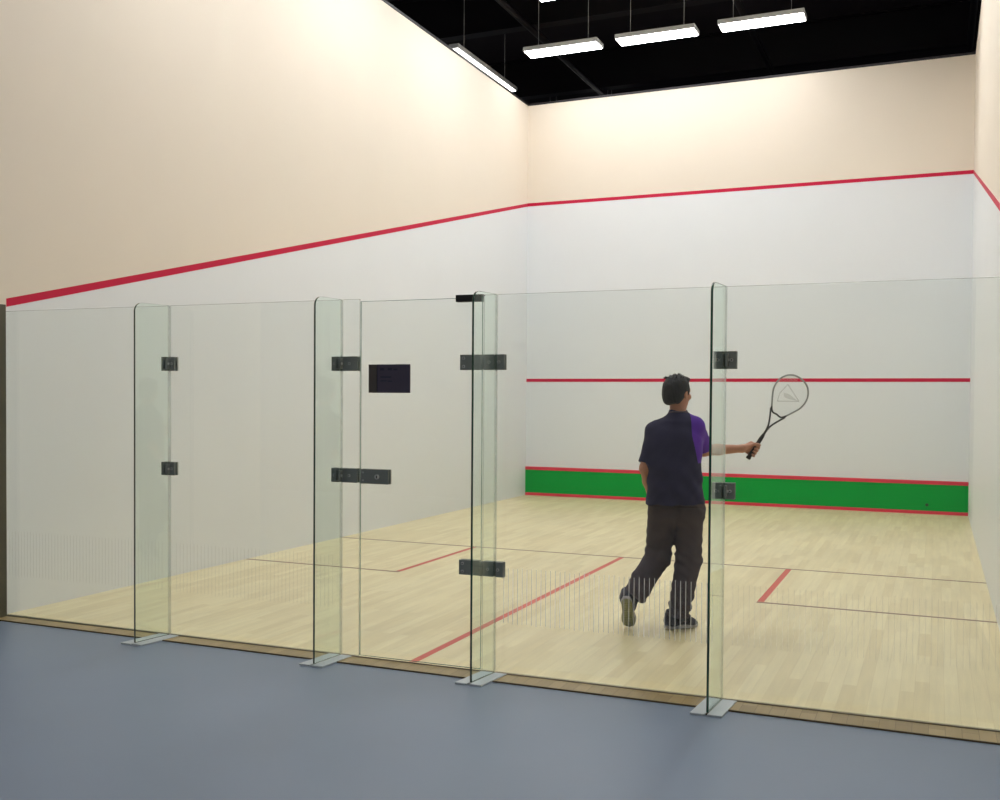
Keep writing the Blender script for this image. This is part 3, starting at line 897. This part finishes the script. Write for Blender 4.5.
# ------------------------------------------------------------------ racket
M_frame = pbr('racket_frame_silver', srgb(150, 152, 150), .35, metal=.3, vary=.1)
M_frame_d = pbr('racket_frame_dark', srgb(52, 54, 52), .4, vary=.1)
M_grip = pbr('dark_grip_tape', srgb(40, 34, 26), .8, vary=.2, scale=30, bump=.3, bscale=80)
M_string = pbr('pale_string', srgb(214, 216, 208), .5)
M_emblem = decal_mat('grey_string_stencil', (.12, .13, .12, 1), .22)
rk_o = PO.copy()
rk = thing('squash_racket', 'silver and black squash racket held up in the player\'s right hand', 'racket', rk_o, .4054)
# racket frame of reference: u along the shaft, v across the head, w off the string bed
gC = LP(790, 392, .335)
ru = gC-gA; ru /= np.linalg.norm(ru)
rw = np.array([.0, -1, 0]); rw -= ru*(rw@ru); rw /= np.linalg.norm(rw)
rv = np.cross(ru, rw)
if rv[0] < 0: rv = -rv
RK = lambda a, b, c=0.0: gA+ru*a+rv*b+rw*c
LT = .685
# hoop: teardrop, a = distance from the butt
prof = [(18.5, 0), (17.6, 6), (14.2, 12), (8, 16.2), (1, 17.6), (-6, 16.7), (-12, 14), (-18, 10.7), (-23, 7.8), (-25.6, 5.2), (-25.9, 2.4), (-25.5, 0)]
ctl = [((gC-gA)@ru+a/143, b/143) for a, b in prof]
ctl = ctl+[(a, -b) for a, b in ctl[-2:0:-1]]
hp = []
for i in range(len(ctl)):
    p0, p1, p2, p3 = (np.array(ctl[(i+j) % len(ctl)]) for j in (-1, 0, 1, 2))
    for t in (0, .34, .67):
        hp.append(tuple(.5*((2*p1)+(-p0+p2)*t+(2*p0-5*p1+4*p2-p3)*t*t+(-p0+3*p1-3*p2+p3)*t**3)))
bm = bmesh.new()
P_ = [RK(a, b) for a, b in hp]
n_ = len(P_)
tube(bm, P_, .0062, 8, closed=True, flat=1.35, nrm=rw)
bm.verts.ensure_lookup_table()
for fc in bm.faces:
    c = np.array(fc.calc_center_median())-gA
    fc.material_index = 1 if c@ru < .40 else 0
obj('hoop', bm, [M_frame, M_frame_d], rk, 'silver rim, dark near the throat')
bm = bmesh.new()
k0 = [(a, b) for a, b in hp if a < .435]
thr = .272
for s in (-1, 1):
    tube(bm, [RK(.19, 0), RK(.24, s*.0012), RK(thr, s*.006), RK(.30, s*.016), RK(.335, s*.032), RK(.366, s*.048), RK(.39, s*.062)], [.0085, .0075, .0066, .006, .006, .006, .005], 8)
obj('shaft', bm, M_frame_d, rk, 'dark shaft and open throat')
bm = bmesh.new()
pts = []; rad = []
for i in range(41):
    a = .0+.205*i/40
    pts.append(RK(a, 0)); rad.append((.0172 if a < .012 else .0145+.0007*math.sin(i*2.1))-(max(0, a-.17)/.035)*.0045)
tube(bm, pts, rad, 12)
obj('grip', bm, M_grip, rk, 'dark taped grip')
# strings clipped to the hoop
def inside(b_fixed, along):
    """range of the hoop for a given cross or main"""
    xs = []
    for i in range(n_):
        (a0, b0), (a1, b1) = hp[i], hp[(i+1) % n_]
        p0, p1, q0, q1 = (b0, b1, a0, a1) if along else (a0, a1, b0, b1)
        if (p0-b_fixed)*(p1-b_fixed) < 0:
            t_ = (b_fixed-p0)/(p1-p0); xs.append(q0+t_*(q1-q0))
    return (min(xs), max(xs)) if len(xs) >= 2 else None
bm = bmesh.new()
for k in range(17):
    b = -.112+.014*k; r_ = inside(b, True)
    if r_: tube(bm, [RK(r_[0], b, .0006), RK(r_[1], b, .0006)], .00062, 4)
for k in range(20):
    a = .372+.0148*k; r_ = inside(a, False)
    if r_: tube(bm, [RK(a, r_[0], -.0006), RK(a, r_[1], -.0006)], .00062, 4)
obj('strings', bm, M_string, rk, 'pale string bed')
# stencil on the strings: open triangle with a swoosh
bm = bmesh.new()
def SP(u, v): 
    s = F0/(D0+.335); x = (u-790)/s; z = -(v-392)/s
    vx = np.array([x, 0, z]); return vx@ru/1.0+(gC-gA)@ru, vx@rv
def strip(pl, w_):
    for (p, q) in zip(pl[:-1], pl[1:]):
        a = np.array(SP(*p)); b = np.array(SP(*q)); t_ = (b-a)/np.linalg.norm(b-a); nr = np.array([-t_[1], t_[0]])*w_/2
        quad(bm, [RK(*(a+nr), .0016), RK(*(b+nr), .0016), RK(*(b-nr), .0016), RK(*(a-nr), .0016)])
strip([(776.5, 400), (779, 392), (787.5, 383)], .006); strip([(787.5, 383), (798.5, 400)], .008); strip([(798.5, 400), (776.5, 400)], .008)
poly = [(783, 391.5), (789, 393), (797, 399.5), (789, 398), (784, 396)]
f_ = bm.faces.new([bm.verts.new(RK(*SP(*p), .0017)) for p in poly])
obj('string_emblem', bm, M_emblem, rk, 'faint grey triangle stencil')


# ------------------------------------------------------------------ added lobby fill light and world
w = bpy.data.worlds.new('world'); S.world = w; w.use_nodes = True
bg = w.node_tree.nodes['Background']; bg.inputs[0].default_value = (.93, .96, 1, 1); bg.inputs[1].default_value = .10
for x, wd in ((1.6, 'left'), (5.0, 'right')):
    lamp(x, -3.6, 6.2, 1.5, .3, 'unseen fill lamp added over the grey floor outside, %s of the pair' % wd, 'fill lamps added outside the glass', emit_mat('added_fill_glow', (1, .98, .95, 1), 25.0))  # out-of-view lamps added to brighten the lobby floor and clamps

# ------------------------------------------------------------------ camera
cam = bpy.data.cameras.new('camera'); co = bpy.data.objects.new('camera', cam); C.objects.link(co)
F = 1008.43; cam.sensor_fit = 'HORIZONTAL'; cam.sensor_width = 36; cam.lens = 36*F/1000
yaw, pitch, roll = .4054, -.021042, .0067015
cy, sy, cp, sp = math.cos(yaw), math.sin(yaw), math.cos(pitch), math.sin(pitch)
f = Vector((-sy*cp, cy*cp, sp)); r = Vector((cy, sy, 0)); u = r.cross(f)
r2 = math.cos(roll)*r+math.sin(roll)*u; u2 = -math.sin(roll)*r+math.cos(roll)*u
co.matrix_world = Matrix(((r2.x, u2.x, -f.x, 5.98827), (r2.y, u2.y, -f.y, -5.12165), (r2.z, u2.z, -f.z, 1.54701), (0, 0, 0, 1)))
cam.shift_x = -3.406/1000; cam.shift_y = 18.70/1000
cam.clip_end = 200
S.camera = co
S.view_settings.view_transform = 'Standard'; S.view_settings.look = 'None'
S.view_settings.gamma = 1; S.view_settings.use_curve_mapping = False
S.view_settings.exposure = 0.13
S.cycles.transparent_max_bounces = 32
S.cycles.max_bounces = 12; S.cycles.diffuse_bounces = 6
